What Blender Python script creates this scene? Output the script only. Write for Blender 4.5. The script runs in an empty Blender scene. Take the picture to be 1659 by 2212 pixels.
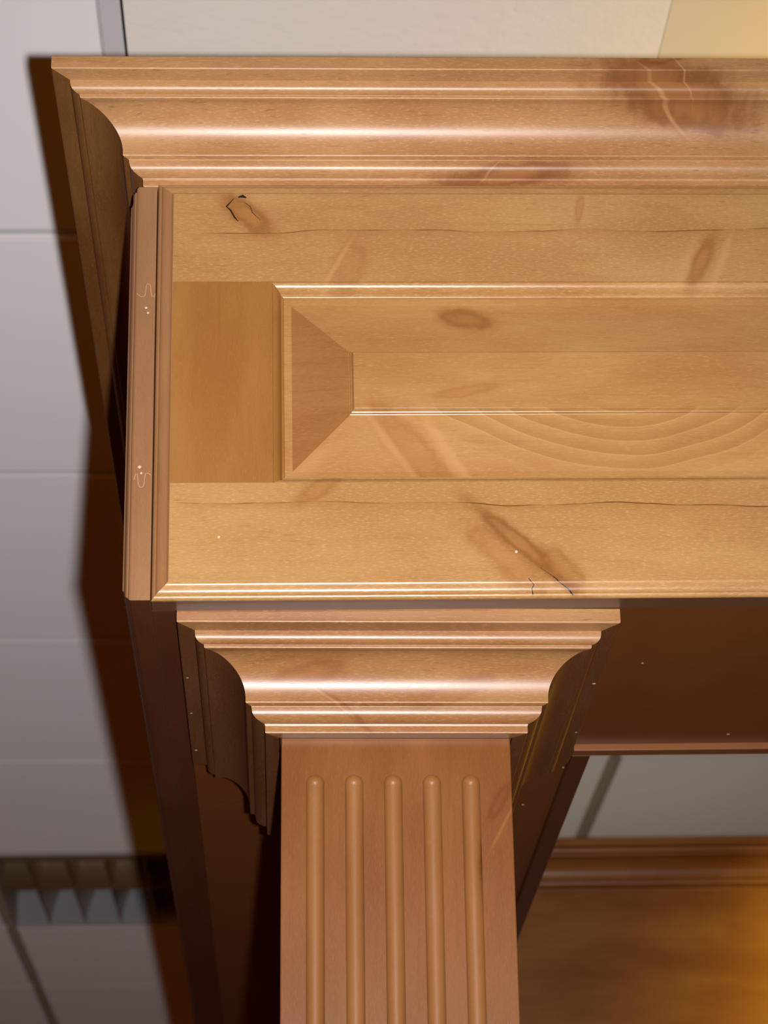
import bpy, bmesh, math, random
from mathutils import Vector, Matrix
random.seed(7)
SC = bpy.context.scene
COL = SC.collection

# ------------------------------------------------------------------ camera
CAM_PX = 5076.9 / 2212.0                       # focal length in picture heights
cam = bpy.data.cameras.new('camera')
cam.sensor_fit = 'VERTICAL'
cam.sensor_height = 36.0
cam.sensor_width = 27.0
cam.lens = CAM_PX * 36.0
cam.clip_start = 0.02
cam.clip_end = 60
RIGHT = Vector((0.9989, -0.0402, -0.0232))
UP = Vector((0.0052, -0.4000, 0.9165))
FWD = Vector((0.0461, 0.9156, 0.3993))
camo = bpy.data.objects.new('camera', cam)
COL.objects.link(camo)
camo.matrix_world = Matrix(((RIGHT.x, UP.x, -FWD.x, 0), (RIGHT.y, UP.y, -FWD.y, 0), (RIGHT.z, UP.z, -FWD.z, 0), (0, 0, 0, 1)))
cam.dof.use_dof = True
cam.dof.focus_distance = 1.46
cam.dof.aperture_fstop = cam.lens / 5.5         # a 5.5 mm opening
SC.camera = camo

# ------------------------------------------------------------------ world: dim tungsten room light
w = bpy.data.worlds.new('room_light')
SC.world = w
w.use_nodes = True
bg = w.node_tree.nodes['Background']
bg.inputs[0].default_value = (1.0, 0.20, 0.006, 1)
bg.inputs[1].default_value = 0.125

# ------------------------------------------------------------------ the camera's flash, beside the lens
fl = bpy.data.lights.new('flash', 'SPOT')
fl.energy = 128
fl.color = (1.0, 0.99, 1.0)
fl.shadow_soft_size = 0.009
fl.spot_size = math.radians(51)
fl.spot_blend = 1.0
flo = bpy.data.objects.new('flash', fl)
COL.objects.link(flo)
flo.location = RIGHT * 0.05 - UP * 0.003
flo.rotation_euler = (FWD - RIGHT * 0.075 - UP * 0.009).to_track_quat('-Z', 'Y').to_euler()

# warm shaded lamps to the right, outside the picture: one on the far cabinet, one washing the ceiling
def warm_spot(name, loc, aim, energy, color, size, blend, soft):
    l = bpy.data.lights.new(name, 'SPOT')
    l.energy = energy
    l.color = color
    l.spot_size = math.radians(size)
    l.spot_blend = blend
    l.shadow_soft_size = soft
    o = bpy.data.objects.new(name, l)
    COL.objects.link(o)
    o.location = loc
    o.rotation_euler = (Vector(aim) - Vector(loc)).to_track_quat('-Z', 'Y').to_euler()
warm_spot('cabinet_lamp', (1.00, 2.72, .76), (.92, 3.14, .60), 22.0, (1.0, .80, .06), 96, 1.0, .05)
warm_spot('ceiling_lamp', (.68, 1.72, .885), (.66, 1.76, 1.27), 5.2, (1.0, .66, .10), 144, 1.0, .04)

SC.view_settings.view_transform = 'Standard'
SC.view_settings.look = 'None'
SC.view_settings.gamma = 1
SC.view_settings.use_curve_mapping = False
SC.view_settings.exposure = 0.0

# ------------------------------------------------------------------ helpers
def link_mesh(name, bm, mat, parent=None, sharp=32, smooth=True, mitre=False):
    bmesh.ops.remove_doubles(bm, verts=bm.verts, dist=1e-6)
    bmesh.ops.recalc_face_normals(bm, faces=bm.faces)
    me = bpy.data.meshes.new(name)
    bm.to_mesh(me)
    bm.free()
    me.materials.append(mat)
    if smooth:
        me.polygons.foreach_set('use_smooth', [True] * len(me.polygons))
        me.set_sharp_from_angle(angle=math.radians(sharp))
        if mitre:                                  # keep mitred corners crisp
            for e in me.edges:
                d = me.vertices[e.vertices[0]].co - me.vertices[e.vertices[1]].co
                if sum(abs(q) > 2e-6 for q in d) > 1:
                    e.use_edge_sharp = True
    o = bpy.data.objects.new(name, me)
    COL.objects.link(o)
    if parent is not None:
        o.parent = parent
    return o

def empty(name, loc, label, cat):
    o = bpy.data.objects.new(name, None)
    COL.objects.link(o)
    o.location = loc
    o.empty_display_size = 0.05
    o['label'] = label
    o['category'] = cat
    return o

def add_box(bm, x0, x1, y0, y1, z0, z1, bev=0.0):
    vs = [bm.verts.new((x, y, z)) for x in (x0, x1) for y in (y0, y1) for z in (z0, z1)]
    fs = [bm.faces.new([vs[i] for i in q]) for q in ((0, 1, 3, 2), (4, 6, 7, 5), (0, 4, 5, 1), (2, 3, 7, 6), (0, 2, 6, 4), (1, 5, 7, 3))]
    if bev:
        es = list({e for f in fs for e in f.edges})
        bmesh.ops.bevel(bm, geom=es, offset=bev, segments=2, affect='EDGES', profile=0.5)

def box(name, dims, mat, parent=None, bev=0.0):
    bm = bmesh.new()
    add_box(bm, *dims, bev)
    return link_mesh(name, bm, mat, parent, 17)

def strip(bm, A, B, close=False):
    a = [bm.verts.new(p) for p in A]
    b = [bm.verts.new(p) for p in B]
    n = len(A)
    for i in range(n if close else n - 1):
        j = (i + 1) % n
        bm.faces.new((a[i], a[j], b[j], b[i]))
    return a, b

def fillet(pts, seg=4):
    """round the corners of a polyline of (u, v, radius)"""
    out = []
    n = len(pts)
    for i, (u, v, r) in enumerate(pts):
        if r <= 0 or i == 0 or i == n - 1:
            out.append((u, v))
            continue
        p = Vector((u, v))
        a = Vector(pts[i - 1][:2]) - p
        b = Vector(pts[i + 1][:2]) - p
        la, lb = a.length, b.length
        a.normalize(); b.normalize()
        ang = a.angle(b)
        t = min(r / math.tan(ang / 2), la * .49, lb * .49)
        rr = t * math.tan(ang / 2)
        c = p + (a + b).normalized() * (rr / math.sin(ang / 2))
        s, e = p + a * t - c, p + b * t - c
        x1 = min(t * .5, (la - t) * .45)
        x2 = min(t * .5, (lb - t) * .45)
        if x1 > 1e-5 * max(1, la):
            out.append(tuple(p + a * (t + x1)))
        for k in range(seg + 1):
            f = k / seg
            d = (s.normalized() * math.sin((1 - f) * s.angle(e)) + e.normalized() * math.sin(f * s.angle(e))) if s.angle(e) > 1e-4 else s
            d = d.normalized() * rr
            q = c + d
            out.append((q.x, q.y))
        if x2 > 1e-5 * max(1, lb):
            out.append(tuple(p + b * (t + x2)))
    return out

def arc(cu, cv, r, a0, a1, n):
    return [(cu + r * math.cos(math.radians(a0 + (a1 - a0) * k / n)), cv + r * math.sin(math.radians(a0 + (a1 - a0) * k / n)), 0) for k in range(n + 1)]

# ------------------------------------------------------------------ materials
class NT:
    def __init__(self, name):
        self.m = bpy.data.materials.new(name)
        self.m.use_nodes = True
        self.t = self.m.node_tree
        self.b = self.t.nodes['Principled BSDF']
    def n(self, typ, **kw):
        x = self.t.nodes.new(typ)
        for k, v in kw.items():
            setattr(x, k, v)
        return x
    def put(self, sock, v):
        if hasattr(v, 'is_linked') or isinstance(v, bpy.types.NodeSocket):
            self.t.links.new(v, sock)
        else:
            sock.default_value = v
    def math(self, op, a, b=0.0, c=None, clamp=False):
        x = self.n('ShaderNodeMath', operation=op, use_clamp=clamp)
        self.put(x.inputs[0], a)
        self.put(x.inputs[1], b)
        if c is not None:
            self.put(x.inputs[2], c)
        return x.outputs[0]
    def smooth(self, v, lo, hi, a=0.0, b=1.0):
        x = self.n('ShaderNodeMapRange', interpolation_type='SMOOTHSTEP')
        self.put(x.inputs[0], v)
        for i, q in enumerate((lo, hi, a, b)):
            x.inputs[i + 1].default_value = q
        return x.outputs[0]
    def comb(self, a, b, c):
        x = self.n('ShaderNodeCombineXYZ')
        for i, q in enumerate((a, b, c)):
            self.put(x.inputs[i], q)
        return x.outputs[0]
    def noise(self, vec, scale=1.0, detail=2.0, rough=0.5, dist=0.0):
        x = self.n('ShaderNodeTexNoise')
        self.put(x.inputs['Vector'], vec)
        x.inputs['Scale'].default_value = scale
        x.inputs['Detail'].default_value = detail
        x.inputs['Roughness'].default_value = rough
        x.inputs['Distortion'].default_value = dist
        return x.outputs['Fac']
    def mix(self, f, a, b, typ='MIX'):
        x = self.n('ShaderNodeMix', data_type='RGBA', blend_type=typ)
        self.put(x.inputs[0], f)
        self.put(x.inputs[6], a)
        self.put(x.inputs[7], b)
        return x.outputs[2]

WOOD = (0.435, 0.238, 0.086)
def wood(name, grain='X', seed=0.0, base=WOOD, blotch=0.5, fleck=1.0, rough=0.34, knots=(), cracks=(), rings=(), spec=0.5):
    """lacquered knotty alder: grain along the given axis; knots at (u, v) in metres on the board's face"""
    N = NT(name)
    tc = N.n('ShaderNodeTexCoord')
    sx = N.n('ShaderNodeSeparateXYZ')
    N.t.links.new(tc.outputs['Object'], sx.inputs[0])
    X, Y, Z = sx.outputs
    if grain == 'X':
        u, v, q = X, Z, Y
    elif grain == 'Z':
        u, v, q = Z, X, Y
    else:
        u, v, q = Y, X, Z
    fu, fv = X, Z                                    # knots are given on the X-Z face
    qs = N.math('ADD', q, seed)
    # gentle wander of the grain
    wand = N.noise(N.comb(N.math('MULTIPLY', u, 6), N.math('MULTIPLY', v, 9), qs), 1, 2)
    vv = N.math('ADD', v, N.math('MULTIPLY', N.math('SUBTRACT', wand, .5), .022))
    big = N.noise(N.comb(N.math('MULTIPLY', u, 7), N.math('MULTIPLY', vv, 22), qs), 1, 3, .55)
    mid = N.noise(N.comb(N.math('MULTIPLY', u, 9), N.math('MULTIPLY', vv, 210), N.math('MULTIPLY', qs, 60)), 1, 3, .6)
    fine = N.noise(N.comb(N.math('MULTIPLY', u, 260), N.math('MULTIPLY', vv, 1900), N.math('MULTIPLY', qs, 1100)), 1, 2, .6)
    pore = N.noise(N.comb(N.math('MULTIPLY', u, 75), N.math('MULTIPLY', vv, 1500), N.math('MULTIPLY', qs, 700)), 1, 1, .5)
    r, g, b_ = base
    c = N.mix(N.smooth(big, .30, .72), (r * (1 - .24 * blotch), g * (1 - .38 * blotch), b_ * (1 - .5 * blotch), 1),
              (r * (1 + .12 * blotch), g * (1 + .17 * blotch), b_ * (1 + .20 * blotch), 1))
    c = N.mix(N.smooth(mid, .25, .8), c, (r * .86, g * .80, b_ * .72, 1)) if False else N.mix(N.math('MULTIPLY', N.smooth(mid, .52, .78), .30), c, (r * .70, g * .58, b_ * .45, 1))
    c = N.mix(N.math('MULTIPLY', N.smooth(fine, .50, .76), .50 * fleck), c, (min(1, r * 1.55), min(1, g * 1.75), b_ * 2.0, 1))
    c = N.mix(N.math('MULTIPLY', N.smooth(pore, .62, .78), .55 * fleck), c, (r * .52, g * .42, b_ * .36, 1))
    wv = N.noise(N.comb(fu, fv, seed), 55, 3, .6)
    wvs = N.math('SUBTRACT', wv, .5)
    for (cu, cv, a, ru, k) in rings:                 # cathedral figure: nested ovals about (cu, cv)
        du = N.math('MULTIPLY', N.math('SUBTRACT', fu, cu), 1 / a)
        dv = N.math('MULTIPLY', N.math('SUBTRACT', fv, cv), 1 / ru)
        rr = N.math('SQRT', N.math('ADD', N.math('MULTIPLY', du, du), N.math('MULTIPLY', dv, dv)))
        rr = N.math('ADD', rr, N.math('MULTIPLY', N.math('SUBTRACT', N.noise(N.comb(fu, fv, seed), 11, 1, .5), .5), .17))
        s = N.math('FRACT', N.math('MULTIPLY', rr, k))
        line = N.math('MULTIPLY', N.smooth(s, .0, .95), N.smooth(s, 1.0, .96))
        line = N.math('MULTIPLY', line, N.smooth(rr, 1.15, .95))
        line = N.math('MULTIPLY', line, N.math('MULTIPLY', N.smooth(rr, .55, .66), N.smooth(fv, .640, .634)))
        c = N.mix(N.math('MULTIPLY', line, .38), c, (r * .62, g * .48, b_ * .34, 1))
        lite = N.math('MULTIPLY', N.smooth(s, .12, .0), N.math('MULTIPLY', N.math('MULTIPLY', N.smooth(rr, 1.15, .95), N.smooth(rr, .55, .66)), N.smooth(fv, .640, .634)))
        c = N.mix(N.math('MULTIPLY', lite, .30), c, (r * 1.30, g * 1.42, b_ * 1.55, 1))
    for (cu, cv, ang, a, bb, dark, tint) in knots:
        ca, sa = math.cos(math.radians(ang)), math.sin(math.radians(ang))
        du = N.math('SUBTRACT', fu, cu)
        dv = N.math('SUBTRACT', fv, cv)
        e1 = N.math('ADD', N.math('MULTIPLY', du, ca / a), N.math('MULTIPLY', dv, sa / a))
        e2 = N.math('ADD', N.math('MULTIPLY', du, -sa / bb), N.math('MULTIPLY', dv, ca / bb))
        rr = N.math('SQRT', N.math('ADD', N.math('MULTIPLY', e1, e1), N.math('MULTIPLY', e2, e2)))
        rr = N.math('ADD', rr, N.math('ADD', N.math('MULTIPLY', wvs, .9), N.math('MULTIPLY', N.math('SUBTRACT', N.noise(N.comb(fu, fv, seed + cu), 120, 3, .6), .5), .7)))
        halo = N.smooth(rr, 1.7, .25)
        c = N.mix(N.math('MULTIPLY', halo, dark), c, (r * tint, g * tint * .66, b_ * tint * .42, 1) if tint < 1 else (r * tint, g * tint * 1.02, b_ * tint * 1.1, 1))
        if tint > 1:
            continue
        rim = N.math('MULTIPLY', N.smooth(rr, .45, .74), N.smooth(rr, 1.15, .78))
        c = N.mix(N.math('MULTIPLY', rim, dark * .38), c, (r * .42, g * .27, b_ * .16, 1))
        core = N.smooth(rr, .62, .25)
        c = N.mix(N.math('MULTIPLY', core, dark * .40), c, (r * 1.12, g * 1.02, b_ * .9, 1))
    for (u0, u1, v0, slope, amp, wd, st) in cracks:   # hairline grain checks along X
        nz = N.noise(N.comb(N.math('MULTIPLY', fu, 11), seed + v0 * 9, 0), 1, 2)
        cv = N.math('ADD', N.math('ADD', N.math('MULTIPLY', N.math('SUBTRACT', fu, u0), slope), v0), N.math('MULTIPLY', N.math('SUBTRACT', nz, .5), amp))
        d = N.math('SUBTRACT', fv, cv)
        win = N.math('MULTIPLY', N.smooth(fu, u0, u0 + .02), N.smooth(fu, u1, u1 - .02))
        ln = N.math('MULTIPLY', N.smooth(N.math('ABSOLUTE', d), wd, wd * .2), win)
        fade = N.math('MULTIPLY', N.math('MULTIPLY', N.smooth(d, -.006, -.0002), N.smooth(d, .0004, .0)), win)
        c = N.mix(N.math('MULTIPLY', fade, .35 * st), c, (r * .74, g * .60, b_ * .44, 1))
        pulse = N.smooth(N.noise(N.comb(N.math('MULTIPLY', fu, 23), seed + 3.1, v0), 1, 2), .36, .60, .08, 1.0)
        c = N.mix(N.math('MULTIPLY', N.math('MULTIPLY', ln, pulse), st), c, (r * .30, g * .20, b_ * .14, 1))
    N.put(N.b.inputs['Base Color'], c)
    N.put(N.b.inputs['Roughness'], N.math('ADD', rough - .05, N.math('MULTIPLY', fine, .10)))
    N.b.inputs['Specular IOR Level'].default_value = spec
    bp = N.n('ShaderNodeBump')
    bp.inputs['Strength'].default_value = .045
    bp.inputs['Distance'].default_value = .0006
    N.put(bp.inputs['Height'], N.math('ADD', N.math('MULTIPLY', fine, .6), N.math('MULTIPLY', N.smooth(pore, .8, .62), .7)))
    N.t.links.new(bp.outputs[0], N.b.inputs['Normal'])
    return N.m

def plain(name, col, rough=.6, metal=0.0, spec=.5, drough=0.0, bump=None, vary=0.0):
    N = NT(name)
    N.b.inputs['Roughness'].default_value = rough
    N.b.inputs['Metallic'].default_value = metal
    N.b.inputs['Specular IOR Level'].default_value = spec
    if 'Diffuse Roughness' in N.b.inputs:
        N.b.inputs['Diffuse Roughness'].default_value = drough
    tc = N.n('ShaderNodeTexCoord')
    nz = N.noise(tc.outputs['Object'], 30, 4, .6)
    N.put(N.b.inputs['Base Color'], N.mix(N.math('MULTIPLY', nz, vary), (*col, 1), (*[x * .72 for x in col], 1)))
    if bump:
        sc, strg, dist, det = bump
        bp = N.n('ShaderNodeBump')
        bp.inputs['Strength'].default_value = strg
        bp.inputs['Distance'].default_value = dist
        N.put(bp.inputs['Height'], N.noise(tc.outputs['Object'], sc, det, .6))
        N.t.links.new(bp.outputs[0], N.b.inputs['Normal'])
    return N.m

# ------------------------------------------------------------------ dimensions (metres; lens at the origin, +Y into the room)
D = 1.300          # plane of the canopy's front face
ZC = 1.266         # ceiling
ZF = -1.46         # floor
ZB = 0.5107        # lower edge of the canopy
ZT = 0.7945        # upper edge of the canopy panels
XE = 1.35          # where the canopy front stops, beyond the picture
YE = 3.135         # face of the far cabinet

M_tile = plain('ceiling_tile_white', (.91, .895, .88), .9, spec=.2, drough=1.0, bump=(900, .25, .0006, 3), vary=.06)
M_tile_edge = plain('tile_edge_lit', (.97, .955, .94), .7, spec=.3)  # brightness of the flash-lit tile edges put into the colour
M_plaster = plain('textured_plaster', (.90, .835, .75), .85, spec=.2, drough=1.0, bump=(55, .9, .004, 5), vary=.12)  # cream tint carries some of the lamp's warmth in the colour
M_plaster2 = plain('smooth_plaster_warm_lit', (.80, .70, .53), .85, spec=.2, drough=1.0, bump=(200, .15, .0006, 3), vary=.05)  # warm lamp light put into the panel colour
M_grid = plain('grid_bar_shaded', (.50, .43, .33), .45, drough=.6)  # shade of the recess and warm ambient put into the bar colour
M_trim = plain('edge_trim_paint', (.66, .64, .63), .5, drough=1.0)
M_deck = plain('dark_deck', (.05, .05, .045), .9)
M_floor = plain('floor_carpet', (.16, .12, .09), .95, bump=(400, .5, .002, 3), vary=.5)
M_wall = plain('wall_paint', (.55, .5, .42), .8)
M_alu = plain('louver_aluminium', (.40, .25, .13), .30, metal=1.0)  # brown reflection of the warm room put into the metal colour
M_white = plain('fixture_enamel', (.55, .55, .57), .4)
M_tube = plain('lamp_glass', (.78, .82, .9), .15)
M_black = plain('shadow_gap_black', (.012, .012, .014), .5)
M_fill = plain('pale_filler', (.62, .46, .34), .6)
M_glue = plain('glue_line', (.52, .36, .24), .5)
M_crackblack = plain('knot_check_black', (.012, .008, .012), .4)

# px -> position on the canopy front is worked out beforehand; these are metres on the X-Z face
M_rail_top = wood('alder_top_rail', 'X', 1.3, knots=[(-.017, .774, -42, .021, .008, .75, .62), (.047, .737, 70, .018, .010, .32, .66), (.273, .742, 65, .019, .006, .62, .66), (.284, .738, 68, .020, .0022, .5, 1.25), (.262, .738, 68, .022, .003, .4, 1.2), (.040, .739, 62, .016, .0015, .5, 1.25), (.196, .779, 80, .010, .0025, .35, .7)],
                  rough=.28, cracks=[(-.062, .42, .7615, .006, .010, .0006, .75)])
M_rail_bot = wood('alder_bottom_rail', 'X', 4.7, knots=[(.026, .583, 35, .016, .006, .45, .7), (.138, .5365, -44, .034, .009, .45, .72), (.1475, .5455, -43, .040, .0052, .85, .50), (.170, .530, -46, .02, .008, .5, .6)],
                  rough=.28, cracks=[(-.066, .42, .5745, -.010, .011, .00055, 1.0)])
M_stile = wood('alder_stile', 'Z', 7.1, base=(.32, .142, .036), blotch=.5, fleck=.35)
M_panel = wood('alder_raised_panel', 'X', 2.9, base=(.420, .218, .074), knots=[(.122, .703, -10, .017, .007, .70, .62), (.116, .648, 10, .02, .004, .3, .7), (.085, .612, -50, .035, .010, .40, .72), (.072, .614, -55, .022, .0022, .55, 1.25), (.101, .618, -62, .024, .0030, .5, 1.25), (.112, .604, -60, .018, .002, .45, 1.25), (.02, .604, 30, .016, .006, .35, 1.18)],
               rings=[(.212, .702, .150, .100, 11.0)], fleck=.55, rough=.27)
M_panel_end = wood('alder_end_grain', 'X', 2.9, base=(.315, .140, .042), fleck=.5)
M_side = wood('alder_side_panel', 'Z', 9.4, base=(.300, .150, .068), blotch=.35, fleck=.3)
M_under = wood('alder_underside_shaded', 'X', 8.9, base=(.135, .062, .030), blotch=.35, fleck=.3)  # shade on down-facing wood put into the colour
M_edge = wood('alder_edge_grain', 'Z', 9.9, base=(.310, .150, .062), blotch=.35, fleck=.3)
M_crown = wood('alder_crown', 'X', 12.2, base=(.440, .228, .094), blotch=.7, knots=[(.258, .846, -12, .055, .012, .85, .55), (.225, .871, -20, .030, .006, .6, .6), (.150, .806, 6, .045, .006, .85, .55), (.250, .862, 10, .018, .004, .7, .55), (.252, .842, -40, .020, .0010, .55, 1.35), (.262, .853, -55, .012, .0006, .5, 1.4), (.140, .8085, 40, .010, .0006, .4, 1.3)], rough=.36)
M_crown_return = wood('alder_crown_return_shaded', 'Y', 15.5, base=(.20, .085, .024), blotch=.8, rough=.36)  # darker than the front run: grazing-light falloff put into the colour
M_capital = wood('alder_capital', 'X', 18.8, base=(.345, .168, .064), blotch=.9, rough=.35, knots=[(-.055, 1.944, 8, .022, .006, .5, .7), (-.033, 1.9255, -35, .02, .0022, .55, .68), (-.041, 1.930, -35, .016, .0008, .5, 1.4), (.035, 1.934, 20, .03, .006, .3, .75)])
M_capital_ret = wood('alder_capital_return_shaded', 'Y', 21.4, base=(.15, .058, .022), blotch=.6, rough=.38)  # same moulding as the capital front, side shade put into its colour
M_col = wood('alder_column', 'Z', 24.9, base=(.212, .075, .0160), blotch=.6, fleck=.4, rough=.36, spec=.36, knots=[(.063, 1.872, 60, .014, .004, .6, .72), (.0655, 1.858, 62, .020, .0009, .6, 1.4), (.052, 1.94, 85, .03, .007, .3, 1.25)])
M_flute = wood('alder_flute', 'Z', 24.9, base=(.265, .112, .034), knots=[(.0530, 1.838, 84, .020, .0028, .85, .5)], blotch=.5, fleck=.3, rough=.42, spec=.32)
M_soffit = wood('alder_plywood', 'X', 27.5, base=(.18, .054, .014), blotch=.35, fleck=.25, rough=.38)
M_board = wood('alder_board_shaded', 'Y', 30.1, base=(.105, .034, .014), blotch=.5, fleck=.25, rough=.36)  # darkness of the undersides put into the board colour
M_lip = wood('alder_lip', 'X', 33.3, base=(.24, .090, .032), fleck=.2, spec=.35)
M_far = wood('alder_far_cabinet', 'X', 36.6, base=(.29, .105, .021), blotch=.9, fleck=.3)

# ------------------------------------------------------------------ setting: floor, back wall, suspended ceiling
box('floor', (-4, 4, -2, 7.6, ZF - .05, ZF), M_floor)['kind'] = 'structure'
box('wall_back', (-4, 4, 7.5, 7.6, ZF, ZC + .3), M_wall)['kind'] = 'structure'
ceiling = box('ceiling', (-4, 4, -.3, 7.6, ZC + .28, ZC + .33), M_deck)
ceiling['kind'] = 'structure'

XB = [-2.995, -1.795, -.595, .605, 1.805, 3.005]       # main bars
YB = [2.168 + .61 * k for k in range(-4, 9)]           # cross bars
HB = .0105
REC = .007
def tile_mesh(sx, sy, mat_bev=.0015):
    bm = bmesh.new()
    add_box(bm, -sx / 2, sx / 2, -sy / 2, sy / 2, 0, .020)
    low = [e for e in bm.edges if max(v.co.z for v in e.verts) < .001]
    bmesh.ops.bevel(bm, geom=low, offset=mat_bev, segments=1, affect='EDGES')
    bm.normal_update()
    for f in bm.faces:
        if -.95 < f.normal.z < .5:
            f.material_index = 1
    return bm
tile_data = {}
def put_tile(name, x0, x1, y0, y1, mat, dz=0.0):
    key = (round(x1 - x0, 4), round(y1 - y0, 4), mat.name)
    if key not in tile_data:
        o = link_mesh(name, tile_mesh(x1 - x0, y1 - y0, .0025 if mat is M_tile else .0003), mat, ceiling, 17)
        o.data.materials.append(M_tile_edge if mat is M_tile else mat)
        tile_data[key] = o.data
    else:
        o = bpy.data.objects.new(name, tile_data[key])
        COL.objects.link(o)
        o.parent = ceiling
    o.location = ((x0 + x1) / 2, (y0 + y1) / 2, ZC + dz)
    return o
for i in range(len(XB) - 1):
    for j in range(len(YB) - 1):
        x0, x1, y0, y1 = XB[i] + HB, XB[i + 1] - HB, YB[j] + HB, YB[j + 1] - HB
        if i == 2 and abs(YB[j] - 4.608) < .01:
            continue                                    # the light fitting
        if i == 2 and abs(YB[j] - 1.558) < .01:         # patched bay above the canopy
            put_tile('tile', x0, -.1565, y0, y1, M_tile)
            put_tile('plaster_panel', -.1345, .360, y0, y1, M_plaster, -.001)
            put_tile('plaster_panel', .3605, x1, y0, y1, M_plaster2, -.0018)  # second panel's edge stands for the border of the warm light
            bm = bmesh.new()
            add_box(bm, -.156, -.1372, y0, y1, ZC - .0005, ZC + .012, .0008)
            link_mesh('edge_trim', bm, M_trim, ceiling, 17)
            box('gap_shade_strip', (-.1372, -.1345, y0, y1, ZC + .0012, ZC + .012), M_black, ceiling)  # black filler added to stand for the darkness inside the open gap
        else:
            put_tile('tile', x0, x1, y0, y1, M_tile)
for x in XB:
    box('grid_bar', (x - HB, x + HB, YB[0], YB[-1], ZC + REC, ZC + .045), M_grid, ceiling, .0006)
for y in YB:
    for i in range(len(XB) - 1):
        box('cross_bar', (XB[i] + HB, XB[i + 1] - HB, y - HB, y + HB, ZC + REC, ZC + .03), M_trim, ceiling, .0006)

# ------------------------------------------------------------------ recessed light fitting with louvers
fx0, fx1, fy0, fy1 = XB[2] + HB, XB[3] - HB, 4.608 + HB, 5.218 - HB
light = empty('ceiling_light', ((fx0 + fx1) / 2, (fy0 + fy1) / 2, ZC),
              'unlit recessed louvered ceiling light among the white ceiling tiles left of the canopy', 'ceiling light')
Lx, Ly = (fx1 - fx0) / 2, (fy1 - fy0) / 2
bm = bmesh.new()
add_box(bm, -Lx, Lx, -Ly, Ly, .115, .125)
add_box(bm, -Lx, Lx, -Ly, -Ly + .004, 0, .115)
add_box(bm, -Lx, Lx, Ly - .004, Ly, 0, .115)
add_box(bm, -Lx, -Lx + .004, -Ly, Ly, 0, .115)
add_box(bm, Lx - .004, Lx, -Ly, Ly, 0, .115)
link_mesh('housing', bm, M_white, light)
def blade(bm, along, at, a0, a1, h0, h1, thick_top, thick_bot):
    n = 6
    prof = []
    for k in range(n + 1):
        f = k / n
        prof.append((thick_bot + (thick_top - thick_bot) * f ** 2, h0 + (h1 - h0) * f))
    ring = [(t, z) for t, z in prof] + [(-t, z) for t, z in reversed(prof)]
    if along == 'X':
        A = [(a0, at + t, z) for t, z in ring]
        B = [(a1, at + t, z) for t, z in ring]
    else:
        A = [(at + t, a0, z) for t, z in ring]
        B = [(at + t, a1, z) for t, z in ring]
    a, b = strip(bm, A, B, True)
    bm.faces.new(a)
    bm.faces.new(b)
for y, th in ((-Ly * .84, .018), (-Ly * .05, .007)):
    bm = bmesh.new()
    blade(bm, 'X', y, -Lx + .005, Lx - .005, .002, .085, th, .0015)
    link_mesh('louver_rail', bm, M_alu, light)
nc = 15
for k in range(1, nc):
    bm = bmesh.new()
    blade(bm, 'Y', -Lx + 2 * Lx * k / nc, -Ly + .005, Ly - .005, .003, .098, .030, .0012)
    link_mesh('louver_blade', bm, M_alu, light)
for y in (-2 * Ly / 3, 0, 2 * Ly / 3):
    bm = bmesh.new()
    bmesh.ops.create_cone(bm, cap_ends=True, segments=16, radius1=.013, radius2=.013, depth=2 * Lx - .06,
                          matrix=Matrix.Translation((0, y, .095)) @ Matrix.Rotation(math.pi / 2, 4, 'Y'))
    link_mesh('lamp_tube', bm, M_tube, light)

# ------------------------------------------------------------------ mouldings
def crown_profile(ps=1.0):
    P = [(40, 62, 0), (55.7, 62, .6), (55.7, 52.6, 1.0), (46.0, 51.4, .6), (44.6, 51.2, 0)]
    P += [(44.5, 49.0, 0), (44.2, 47.4, 0), (43.4, 45.9, 0), (42.0, 44.8, 0), (40.2, 44.2, 0), (38.9, 44.1, .3)]
    P += [(38.7, 42.0, .8), (36.6, 41.9, .4)]
    P += arc(36.6, 18.2, 24.0, 96, 180, 22)
    P += [(12.6, 15.6, 1.0), (8.9, 14.7, .5), (8.7, 13.2, .5)]
    P += [(8.55, 12.2, 0), (8.2, 10.6, 0), (7.2, 9.0, 0), (5.6, 7.6, 0), (3.6, 6.7, 0), (1.6, 6.1, 0), (.5, 5.9, .2)]
    P += [(0, 4.7, .6), (0, 0, .9), (-9, 0, 0)]
    out = [(p * ps / 1000, z / 1000) for p, z in fillet(P)]
    return out + [(-.009, .010), (.030 * ps, .062)]

def crown_run(name, prof, start, end, mat, parent):
    """start/end: functions (p, z) -> point; a closed moulding between two cuts"""
    bm = bmesh.new()
    a, b = strip(bm, [start(p, z) for p, z in prof], [end(p, z) for p, z in prof], True)
    bm.faces.new(a)
    bm.faces.new(b)
    return link_mesh(name, bm, mat, parent, sharp=38)

OGEE = [(0, 22), (0, 6.9), (0, 6.5)] + [(2.35 - 2.35 * math.cos(math.radians(a)), 6.2 - 2.3 * math.sin(math.radians(a))) for a in range(0, 91, 15)] + \
       [(2.50, 3.88), (2.56, 3.75), (2.56, 3.45), (2.62, 3.28), (2.9, 2.95), (3.4, 2.5), (4.2, 2.05), (5.2, 1.76), (6.4, 1.55), (7.4, 1.40), (8.2, 1.22), (8.8, .98), (9.25, .70), (9.6, .36), (9.78, .12), (9.86, .02), (9.95, 0), (10.4, 0)]
OGEE = [(a / 1000, b / 1000) for a, b in OGEE]
STICK = [(0, 0), (.08, 1.7), (.4, 2.1), (1.3, 2.35), (2.5, 3.0), (3.6, 4.1), (4.4, 5.5), (4.9, 7.0), (5.15, 7.9), (5.5, 8.3), (6.4, 8.4), (6.9, 8.7), (7.1, 9.6)]
STICK = [(a / 1000, b / 1000) for a, b in STICK]

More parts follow.
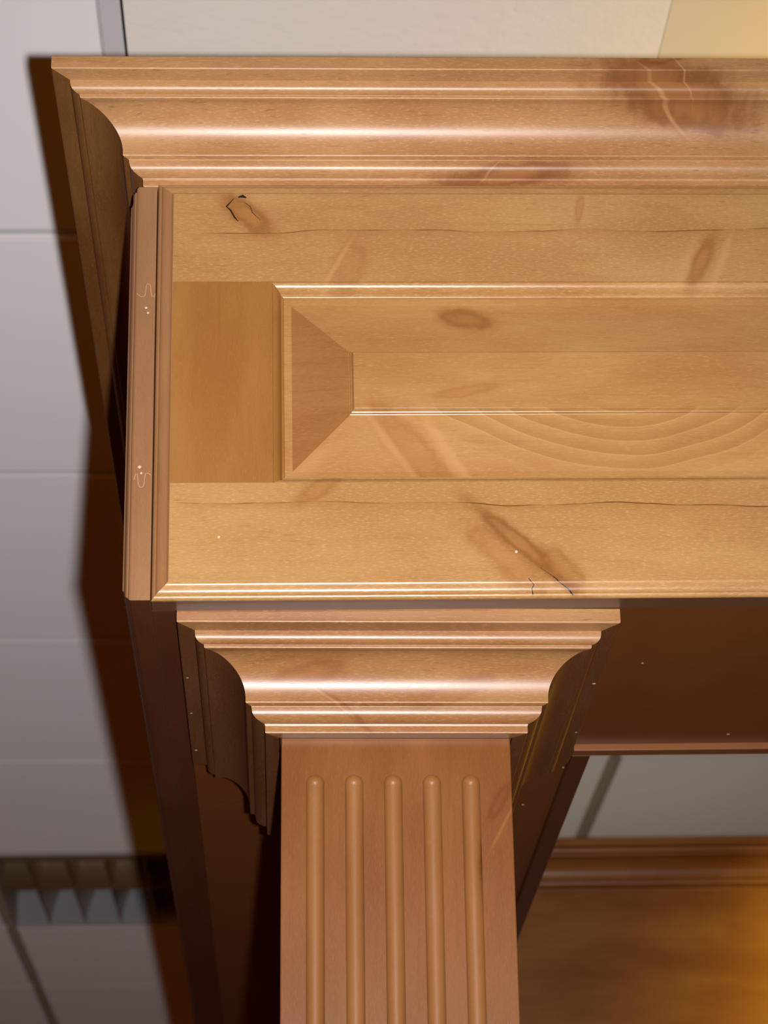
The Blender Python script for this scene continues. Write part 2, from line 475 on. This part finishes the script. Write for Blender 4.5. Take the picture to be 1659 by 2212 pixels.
# ------------------------------------------------------------------ the canopy
canopy = empty('canopy', (.07, 2.2, ZB), 'honey-brown alder canopy with crown moulding and raised panel front above the fluted column', 'canopy')
canopy_off = canopy.location.copy()
def under(o):
    o.parent = canopy
    o.matrix_parent_inverse = Matrix.Translation(-canopy_off)
    return o
def cpart(name, bm, mat, sharp=32, mitre=False):
    return under(link_mesh(name, bm, mat, None, sharp, True, mitre))
def sub(o, parent):
    o.parent = parent
    return o

XL = -.0741                  # left edge of the front panel
XS = -.0013                  # inner edge of its stile
ZI1, ZI0 = .7258, .5868      # inner edges of its rails
zt, zb = .7995, .5125

# raised centre panel
bm = bmesh.new()
rx0, rx1, rz0, rz1 = XS + .0069, 1.20, ZI0 + .0070, ZI1 - .0070
insets = [(-.004, .0108), (0, .0105), (.0043, .0108), (.0050, .0107)]
insets += [(a / 1000, b / 1000) for a, b in fillet([(5.6, 10.6, 0), (40.65, 4.82, .15), (41.0, 4.65, .12), (41.45, 3.15, .15), (42.0, 2.89, .15), (43.2, .45, .3), (50, .30, 0)], 4)[1:-1]]
rings_ = []
for i, d in insets:
    rings_.append([bm.verts.new(p) for p in ((rx0 + i, D + d, rz0 + i), (rx1 - i, D + d, rz0 + i), (rx1 - i, D + d, rz1 - i), (rx0 + i, D + d, rz1 - i))])
for A, B in zip(rings_, rings_[1:]):
    for k in range(4):
        f = bm.faces.new((A[k], A[(k + 1) % 4], B[(k + 1) % 4], B[k]))
        f.material_index = 1 if k in (1, 3) and B[0].co.z - rz0 > .0055 and A[0].co.z - rz0 < .040 else 0
bm.faces.new(rings_[-1])
back = [bm.verts.new((v.co.x, D + .016, v.co.z)) for v in rings_[0]]
for k in range(4):
    bm.faces.new((rings_[0][k], rings_[0][(k + 1) % 4], back[(k + 1) % 4], back[k]))
bm.faces.new(back)
front = cpart('front_panel', bm, M_panel, sharp=62, mitre=True)
front.data.materials.append(M_panel_end)

def rail(sign, zedge, zin, mat):
    """sign +1: top rail (outer edge up), -1: bottom rail"""
    bm = bmesh.new()
    W = abs(zedge - zin)
    face = OGEE + [(W, 0)]
    A = [(XL + min(w_, .0104), D + d, zedge - sign * w_) for w_, d in face]
    B = [(XE, D + d, zedge - sign * w_) for w_, d in face]
    strip(bm, A, B)
    bm.faces.ensure_lookup_table()
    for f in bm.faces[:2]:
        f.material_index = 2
    S = [(W + w_, d) for w_, d in STICK]
    A = [(XS + w_, D + d, zin - sign * w_) for w_, d in STICK]
    B = [(XE, D + d, zin - sign * w_) for w_, d in STICK]
    strip(bm, A, B)
    # left edge moulding on the rail's end
    A = [(XL + w_, D + d, zedge - sign * w_) for w_, d in OGEE]
    B = [(XL + w_, D + d, zin) for w_, d in OGEE]
    n0 = len(bm.faces)
    strip(bm, A, B)
    bm.faces.ensure_lookup_table()
    for f in bm.faces[n0:]:
        f.material_index = 1
    # back
    f = [(XL, D + .022, zedge), (XE, D + .022, zedge), (XE, D + .022, zin - sign * .0071), (XL, D + .022, zin - sign * .0071)]
    bm.faces.new([bm.verts.new(p) for p in f])
    f = [(XL, D + .010, zin), (XS, D + .010, zin), (XS, D + .022, zin), (XL, D + .022, zin)]
    bm.faces.new([bm.verts.new(p) for p in f])
    o = sub(link_mesh('rail', bm, mat, None, mitre=True), front)
    o.data.materials.append(M_edge)
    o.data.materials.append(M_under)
    return o
rail(1, zt, ZI1, M_rail_top)
rail(-1, zb, ZI0, M_rail_bot)

bm = bmesh.new()
A = [(XL + w_, D + d, ZI0) for w_, d in OGEE] + [(XS, D, ZI0)]
B = [(XL + w_, D + d, ZI1) for w_, d in OGEE] + [(XS, D, ZI1)]
strip(bm, A, B)
bm.faces.ensure_lookup_table()
for f in bm.faces[:-1]:
    f.material_index = 1
A = [(XS + w_, D + d, ZI0 + w_) for w_, d in STICK]
B = [(XS + w_, D + d, ZI1 - w_) for w_, d in STICK]
strip(bm, A, B)
bm.faces.new([bm.verts.new(p) for p in ((XL, D + .022, ZI0), (XS + .007, D + .022, ZI0), (XS + .007, D + .022, ZI1), (XL, D + .022, ZI1))])
o = sub(link_mesh('stile', bm, M_stile, None, mitre=True), front)
o.data.materials.append(M_edge)

# black checks in the two open knots of the rails
def ribbon(bm, pts, wd, y0, y1, taper=True):
    n = len(pts)
    L, R_ = [], []
    for i, (x, z) in enumerate(pts):
        a = Vector(pts[max(0, i - 1)]); b = Vector(pts[min(n - 1, i + 1)])
        t = (b - a).normalized()
        nn = Vector((-t.y, t.x))
        k = wd * (.35 if taper and i in (0, n - 1) else 1.0)
        L.append((x + nn.x * k, z + nn.y * k)); R_.append((x - nn.x * k, z - nn.y * k))
    for i in range(n - 1):
        q = [L[i], L[i + 1], R_[i + 1], R_[i]]
        f = [bm.verts.new((x, y0, z)) for x, z in q]
        g = [bm.verts.new((x, y1, z)) for x, z in q]
        bm.faces.new(f)
        for k in range(4):
            bm.faces.new((f[k], f[(k + 1) % 4], g[(k + 1) % 4], g[k]))

# side panel: its front edge shows left of the front panel
SX0, SX1 = -.0915, -.0745
def side_pt(w_, d, y, z):
    return (SX0 + d, y, z)
bm = bmesh.new()
SO = [(w_, min(d, .0058)) for w_, d in OGEE[1:]]
SF = D - .0002
szb, szt = ZB, ZT
yend = YE
A = [(SX0 + d, SF + w_, szb + w_) for w_, d in SO]
B = [(SX0 + d, SF + w_, szt - w_) for w_, d in SO]
strip(bm, A, B)
C = [(SX0 + d, yend, szb + w_) for w_, d in SO]
n0 = len(bm.faces)
strip(bm, A, C)
E2 = [(SX0 + d, yend, szt - w_) for w_, d in SO]
strip(bm, B, E2)
bm.faces.new([bm.verts.new(p) for p in (A[-1], B[-1], E2[-1], C[-1])])
for q in ([A[0], B[0], (SX1, SF, szt), (SX1, SF, szb)],
          [A[0], C[0], (SX1, yend, szb), (SX1, SF, szb)],
          [B[0], E2[0], (SX1, yend, szt), (SX1, SF, szt)],
          [(SX1, SF, szb), (SX1, yend, szb), (SX1, yend, szt), (SX1, SF, szt)]):
    bm.faces.new([bm.verts.new(p) for p in q])
bm.faces.ensure_lookup_table()
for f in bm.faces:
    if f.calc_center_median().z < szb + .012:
        f.material_index = 1  # down-facing faces take the wood with painted-in shade
side = cpart('side_panel', bm, M_side, mitre=True)
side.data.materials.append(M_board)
side['label'] = 'left side panel with moulded edge and visible joint lines'

# pale glue lines of the joints on the side panel's front edge
def glue(paths, wd, y0, y1, name, mat, parent):
    bm = bmesh.new()
    for p in paths:
        ribbon(bm, p, wd, y0, y1, False)
    return sub(link_mesh(name, bm, mat, None, smooth=False), parent)
up_path = [(-.0862, .7171), (-.0833, .7147), (-.0812, .7152), (-.0806, .7180), (-.0802, .7228), (-.0795, .7240), (-.0783, .7238), (-.0775, .7225), (-.0773, .7180), (-.0767, .7152), (-.0752, .7147), (-.0746, .7170)]
lo_path = [(-.0854, .5890), (-.0845, .5930), (-.0834, .5928), (-.0828, .5868), (-.0820, .5842), (-.0800, .5842), (-.0793, .5868), (-.0787, .5928), (-.0772, .5934), (-.0752, .5922)]
glue([up_path], 0.00014, SF - .00008, SF + .0004, 'joint_line', M_glue, side)
glue([lo_path], 0.00014, SF - .00008, SF + .0004, 'joint_line', M_glue, side)
# filled nail holes
def dots(name, pts, r, nrm, mat, parent):
    bm = bmesh.new()
    for p in pts:
        m = Matrix.Translation(p) @ Matrix.Diagonal((1 if nrm != 'X' else .2, 1 if nrm != 'Y' else .2, 1 if nrm != 'Z' else .2, 1)) @ Matrix.Scale(r * random.uniform(.7, 1.2), 4)
        bmesh.ops.create_icosphere(bm, subdivisions=1, radius=1, matrix=m)
    o = link_mesh(name, bm, mat, None)
    o['kind'] = 'stuff'
    return sub(o, parent)
dots('nail_filler', [(-.0801, SF, .7070), (-.0789, SF, .7034), (-.0822, SF, .5975), (-.0811, SF, .5934)], .0011, 'Y', M_fill, side)

# inner boards and soffit
box_ = lambda name, dims, mat, bev=.0006: under(box(name, dims, mat, None, bev))
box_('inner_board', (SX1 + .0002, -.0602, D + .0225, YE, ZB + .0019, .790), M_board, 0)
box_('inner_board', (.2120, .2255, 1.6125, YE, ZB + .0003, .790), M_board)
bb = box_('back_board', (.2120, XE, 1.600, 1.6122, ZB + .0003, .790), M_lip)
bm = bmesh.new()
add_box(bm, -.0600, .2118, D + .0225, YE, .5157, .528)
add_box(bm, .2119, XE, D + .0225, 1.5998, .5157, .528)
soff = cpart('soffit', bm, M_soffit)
soff['label'] = 'dark brown plywood underside of the canopy'
bm = bmesh.new()
add_box(bm, -.070, .2255, D + .014, YE, .7947, .7995)
add_box(bm, .2256, XE, D + .024, 1.6120, .7947, .7995)
cpart('top_board', bm, M_soffit)

# crown moulding round the top
XB_, YB_, ZB_ = -.0841, D + .008, .7999
prof = crown_profile()
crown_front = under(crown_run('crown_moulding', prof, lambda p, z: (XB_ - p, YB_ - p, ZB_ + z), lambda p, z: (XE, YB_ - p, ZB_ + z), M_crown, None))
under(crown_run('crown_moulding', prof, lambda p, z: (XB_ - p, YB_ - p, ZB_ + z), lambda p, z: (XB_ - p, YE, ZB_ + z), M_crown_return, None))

# open checks (black) of the knots on the rails
bm = bmesh.new()
ribbon(bm, [(-.0256, .7862), (-.0303, .7803), (-.0278, .7778), (-.0250, .7722), (-.0228, .7695)], .00050, D - .00008, D + .001)
ribbon(bm, [(-.0228, .7872), (-.0200, .7880), (-.0176, .7868)], .0011, D - .00008, D + .001)
ribbon(bm, [(-.0190, .7835), (-.0150, .7802), (-.0138, .7760), (-.0085, .7700)], .00022, D - .00006, D + .001)
ribbon(bm, [(.1585, .5300), (.1655, .5246)], .00032, D - .00008, D + .001)
kc = sub(link_mesh('knot_check', bm, M_crackblack, None, smooth=False), front)
kc['kind'] = 'stuff'
def og(w_):
    for (a, b), (c, d) in zip(OGEE[1:], OGEE[2:]):
        if a <= w_ <= c:
            return b + (d - b) * (w_ - a) / max(1e-9, c - a)
    return 0
bm = bmesh.new()
def rib3(pts, wd):                                  # a check running over the bottom edge moulding
    n = len(pts)
    fine = []
    for (x0, z0), (x1, z1) in zip(pts, pts[1:]):
        for k in range(6):
            fine.append((x0 + (x1 - x0) * k / 6, z0 + (z1 - z0) * k / 6))
    fine.append(pts[-1])
    v = []
    for x, z in fine:
        d = og(max(.0002, z - zb)) - .00022
        v.append((bm.verts.new((x - wd, D + d, z)), bm.verts.new((x + wd, D + d, z))))
    for a, b in zip(v, v[1:]):
        bm.faces.new((a[0], a[1], b[1], b[0]))
rib3([(.1655, .5246), (.1690, .5215), (.1745, .5172), (.1780, .5135)], .00045)
rib3([(.1510, .5232), (.1543, .5195), (.1530, .5175), (.1536, .5140)], .00028)
kc = sub(link_mesh('knot_check', bm, M_crackblack, None, smooth=False), front)
kc['kind'] = 'stuff'
dots('nail_filler', [(.1445, D, .5405), (-.034, D, .5512)], .0010, 'Y', M_fill, front)
dots('nail_filler', [(.2255 + .012, 1.43, .5156), (.32, 1.58, .5156), (.010, 1.72, .5156), (.190, 1.75, .5156)], .0013, 'Z', M_fill, soff)

# ------------------------------------------------------------------ fluted column with its capital
TILT = math.radians(.60)
top = Vector((.0744, 1.3767, .5140))
H = top.z - ZF - .0002
rot = Matrix.Rotation(TILT, 4, 'Y')
base = top - (rot @ Vector((0, 0, H)))
column = empty('fluted_column', base, 'square alder column with five round-topped flutes under a stepped moulded capital', 'column')
column.rotation_euler = (0, TILT, 0)
hw = .0709                           # half width of the shaft
z1 = H - .055
def carve(): 
    bm = bmesh.new()
    add_box(bm, -hw, hw, .0120, .0120 + 2 * hw, 0.10, z1, .0007)
    shaft = link_mesh('shaft', bm, M_col, None)
    cb = bmesh.new()
    R_, off = .0058, .0013
    ztop = H - .0846 - R_
    for k in range(-2, 3):
        cx = -.0022 + .02392 * k
        n = 28
        cols = []
        for s in range(n):
            a = 2 * math.pi * s / n
            ring = [cb.verts.new((cx + R_ * math.cos(a), .0120 - off + R_ * math.sin(a), .20))]
            ring.append(cb.verts.new((cx + R_ * math.cos(a), .0120 - off + R_ * math.sin(a), ztop)))
            for t in range(1, 9):
                e = math.pi / 2 * t / 9
                ring.append(cb.verts.new((cx + R_ * math.cos(a) * math.cos(e), .0120 - off + R_ * math.sin(a) * math.cos(e), ztop + R_ * math.sin(e))))
            cols.append(ring)
        tip = cb.verts.new((cx, .0120 - off, ztop + R_))
        for s in range(n):
            A, B = cols[s], cols[(s + 1) % n]
            for t in range(len(A) - 1):
                cb.faces.new((A[t], B[t], B[t + 1], A[t + 1]))
            cb.faces.new((A[-1], B[-1], tip))
        cb.faces.new([c[0] for c in cols])
    cut = link_mesh('flute_cutter', cb, M_flute, None)
    shaft.data.materials.append(M_flute)
    for p in cut.data.polygons:
        p.material_index = 0
    md = shaft.modifiers.new('flutes', 'BOOLEAN')
    md.operation = 'DIFFERENCE'
    md.solver = 'EXACT'
    md.object = cut
    md.material_mode = 'TRANSFER'
    dg = bpy.context.evaluated_depsgraph_get()
    me = bpy.data.meshes.new_from_object(shaft.evaluated_get(dg))
    shaft.modifiers.clear()
    shaft.data = me
    me.name = 'shaft'
    cm = cut.data
    bpy.data.objects.remove(cut)
    bpy.data.meshes.remove(cm)
    me.polygons.foreach_set('use_smooth', [True] * len(me.polygons))
    me.set_sharp_from_angle(angle=math.radians(17))
    shaft.parent = column
carve()
box('plinth', (-hw - .012, hw + .012, 0, .024 + 2 * hw, 0, .0995), M_col, column, .003)
PS = .955
cp = crown_profile(PS)
cz = H - .062
wl, wr = -.0808, .0808
yb2 = 0.0
yend2 = 1.604 - top.y
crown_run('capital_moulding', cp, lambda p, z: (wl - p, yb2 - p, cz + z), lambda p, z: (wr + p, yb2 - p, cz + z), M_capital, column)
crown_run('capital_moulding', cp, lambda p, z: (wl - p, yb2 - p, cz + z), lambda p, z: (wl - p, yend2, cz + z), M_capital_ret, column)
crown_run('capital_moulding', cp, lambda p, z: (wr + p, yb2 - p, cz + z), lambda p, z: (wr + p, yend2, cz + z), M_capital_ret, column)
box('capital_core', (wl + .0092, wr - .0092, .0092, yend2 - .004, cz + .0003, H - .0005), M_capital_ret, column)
dots('nail_filler', [(wl - .0500, .04, cz + .0500), (wl - .0500, .11, cz + .0500), (wl - .0495, .19, cz + .0500), (wr + .0495, .05, cz + .0500), (wr + .0495, .15, cz + .0500), (wr + .0495, .23, cz + .0500)], .0012, 'Z', M_fill, column)

# ------------------------------------------------------------------ cabinet at the far end
cab = empty('far_cabinet', (.75, YE + .18, ZB), 'alder cabinet with crown moulding in warm light beyond the canopy opening', 'cabinet')
co = cab.location.copy()
def cabpart(o):
    o.parent = cab
    o.matrix_parent_inverse = Matrix.Translation(-co)
    return o
cx0, cx1 = -.055, 1.62
cabpart(box('carcass', (cx0, cx1, YE + .0205, YE + .38, -.05, .7995), M_far, None, .001))
cabpart(box('face_board', (cx0, cx1, YE + .0003, YE + .0200, -.05, .7995), M_far, None, .001))
cabpart(crown_run('crown_moulding', prof, lambda p, z: (cx0, YE + .008 - p, ZB_ + z), lambda p, z: (cx1, YE + .008 - p, ZB_ + z), M_far, None))
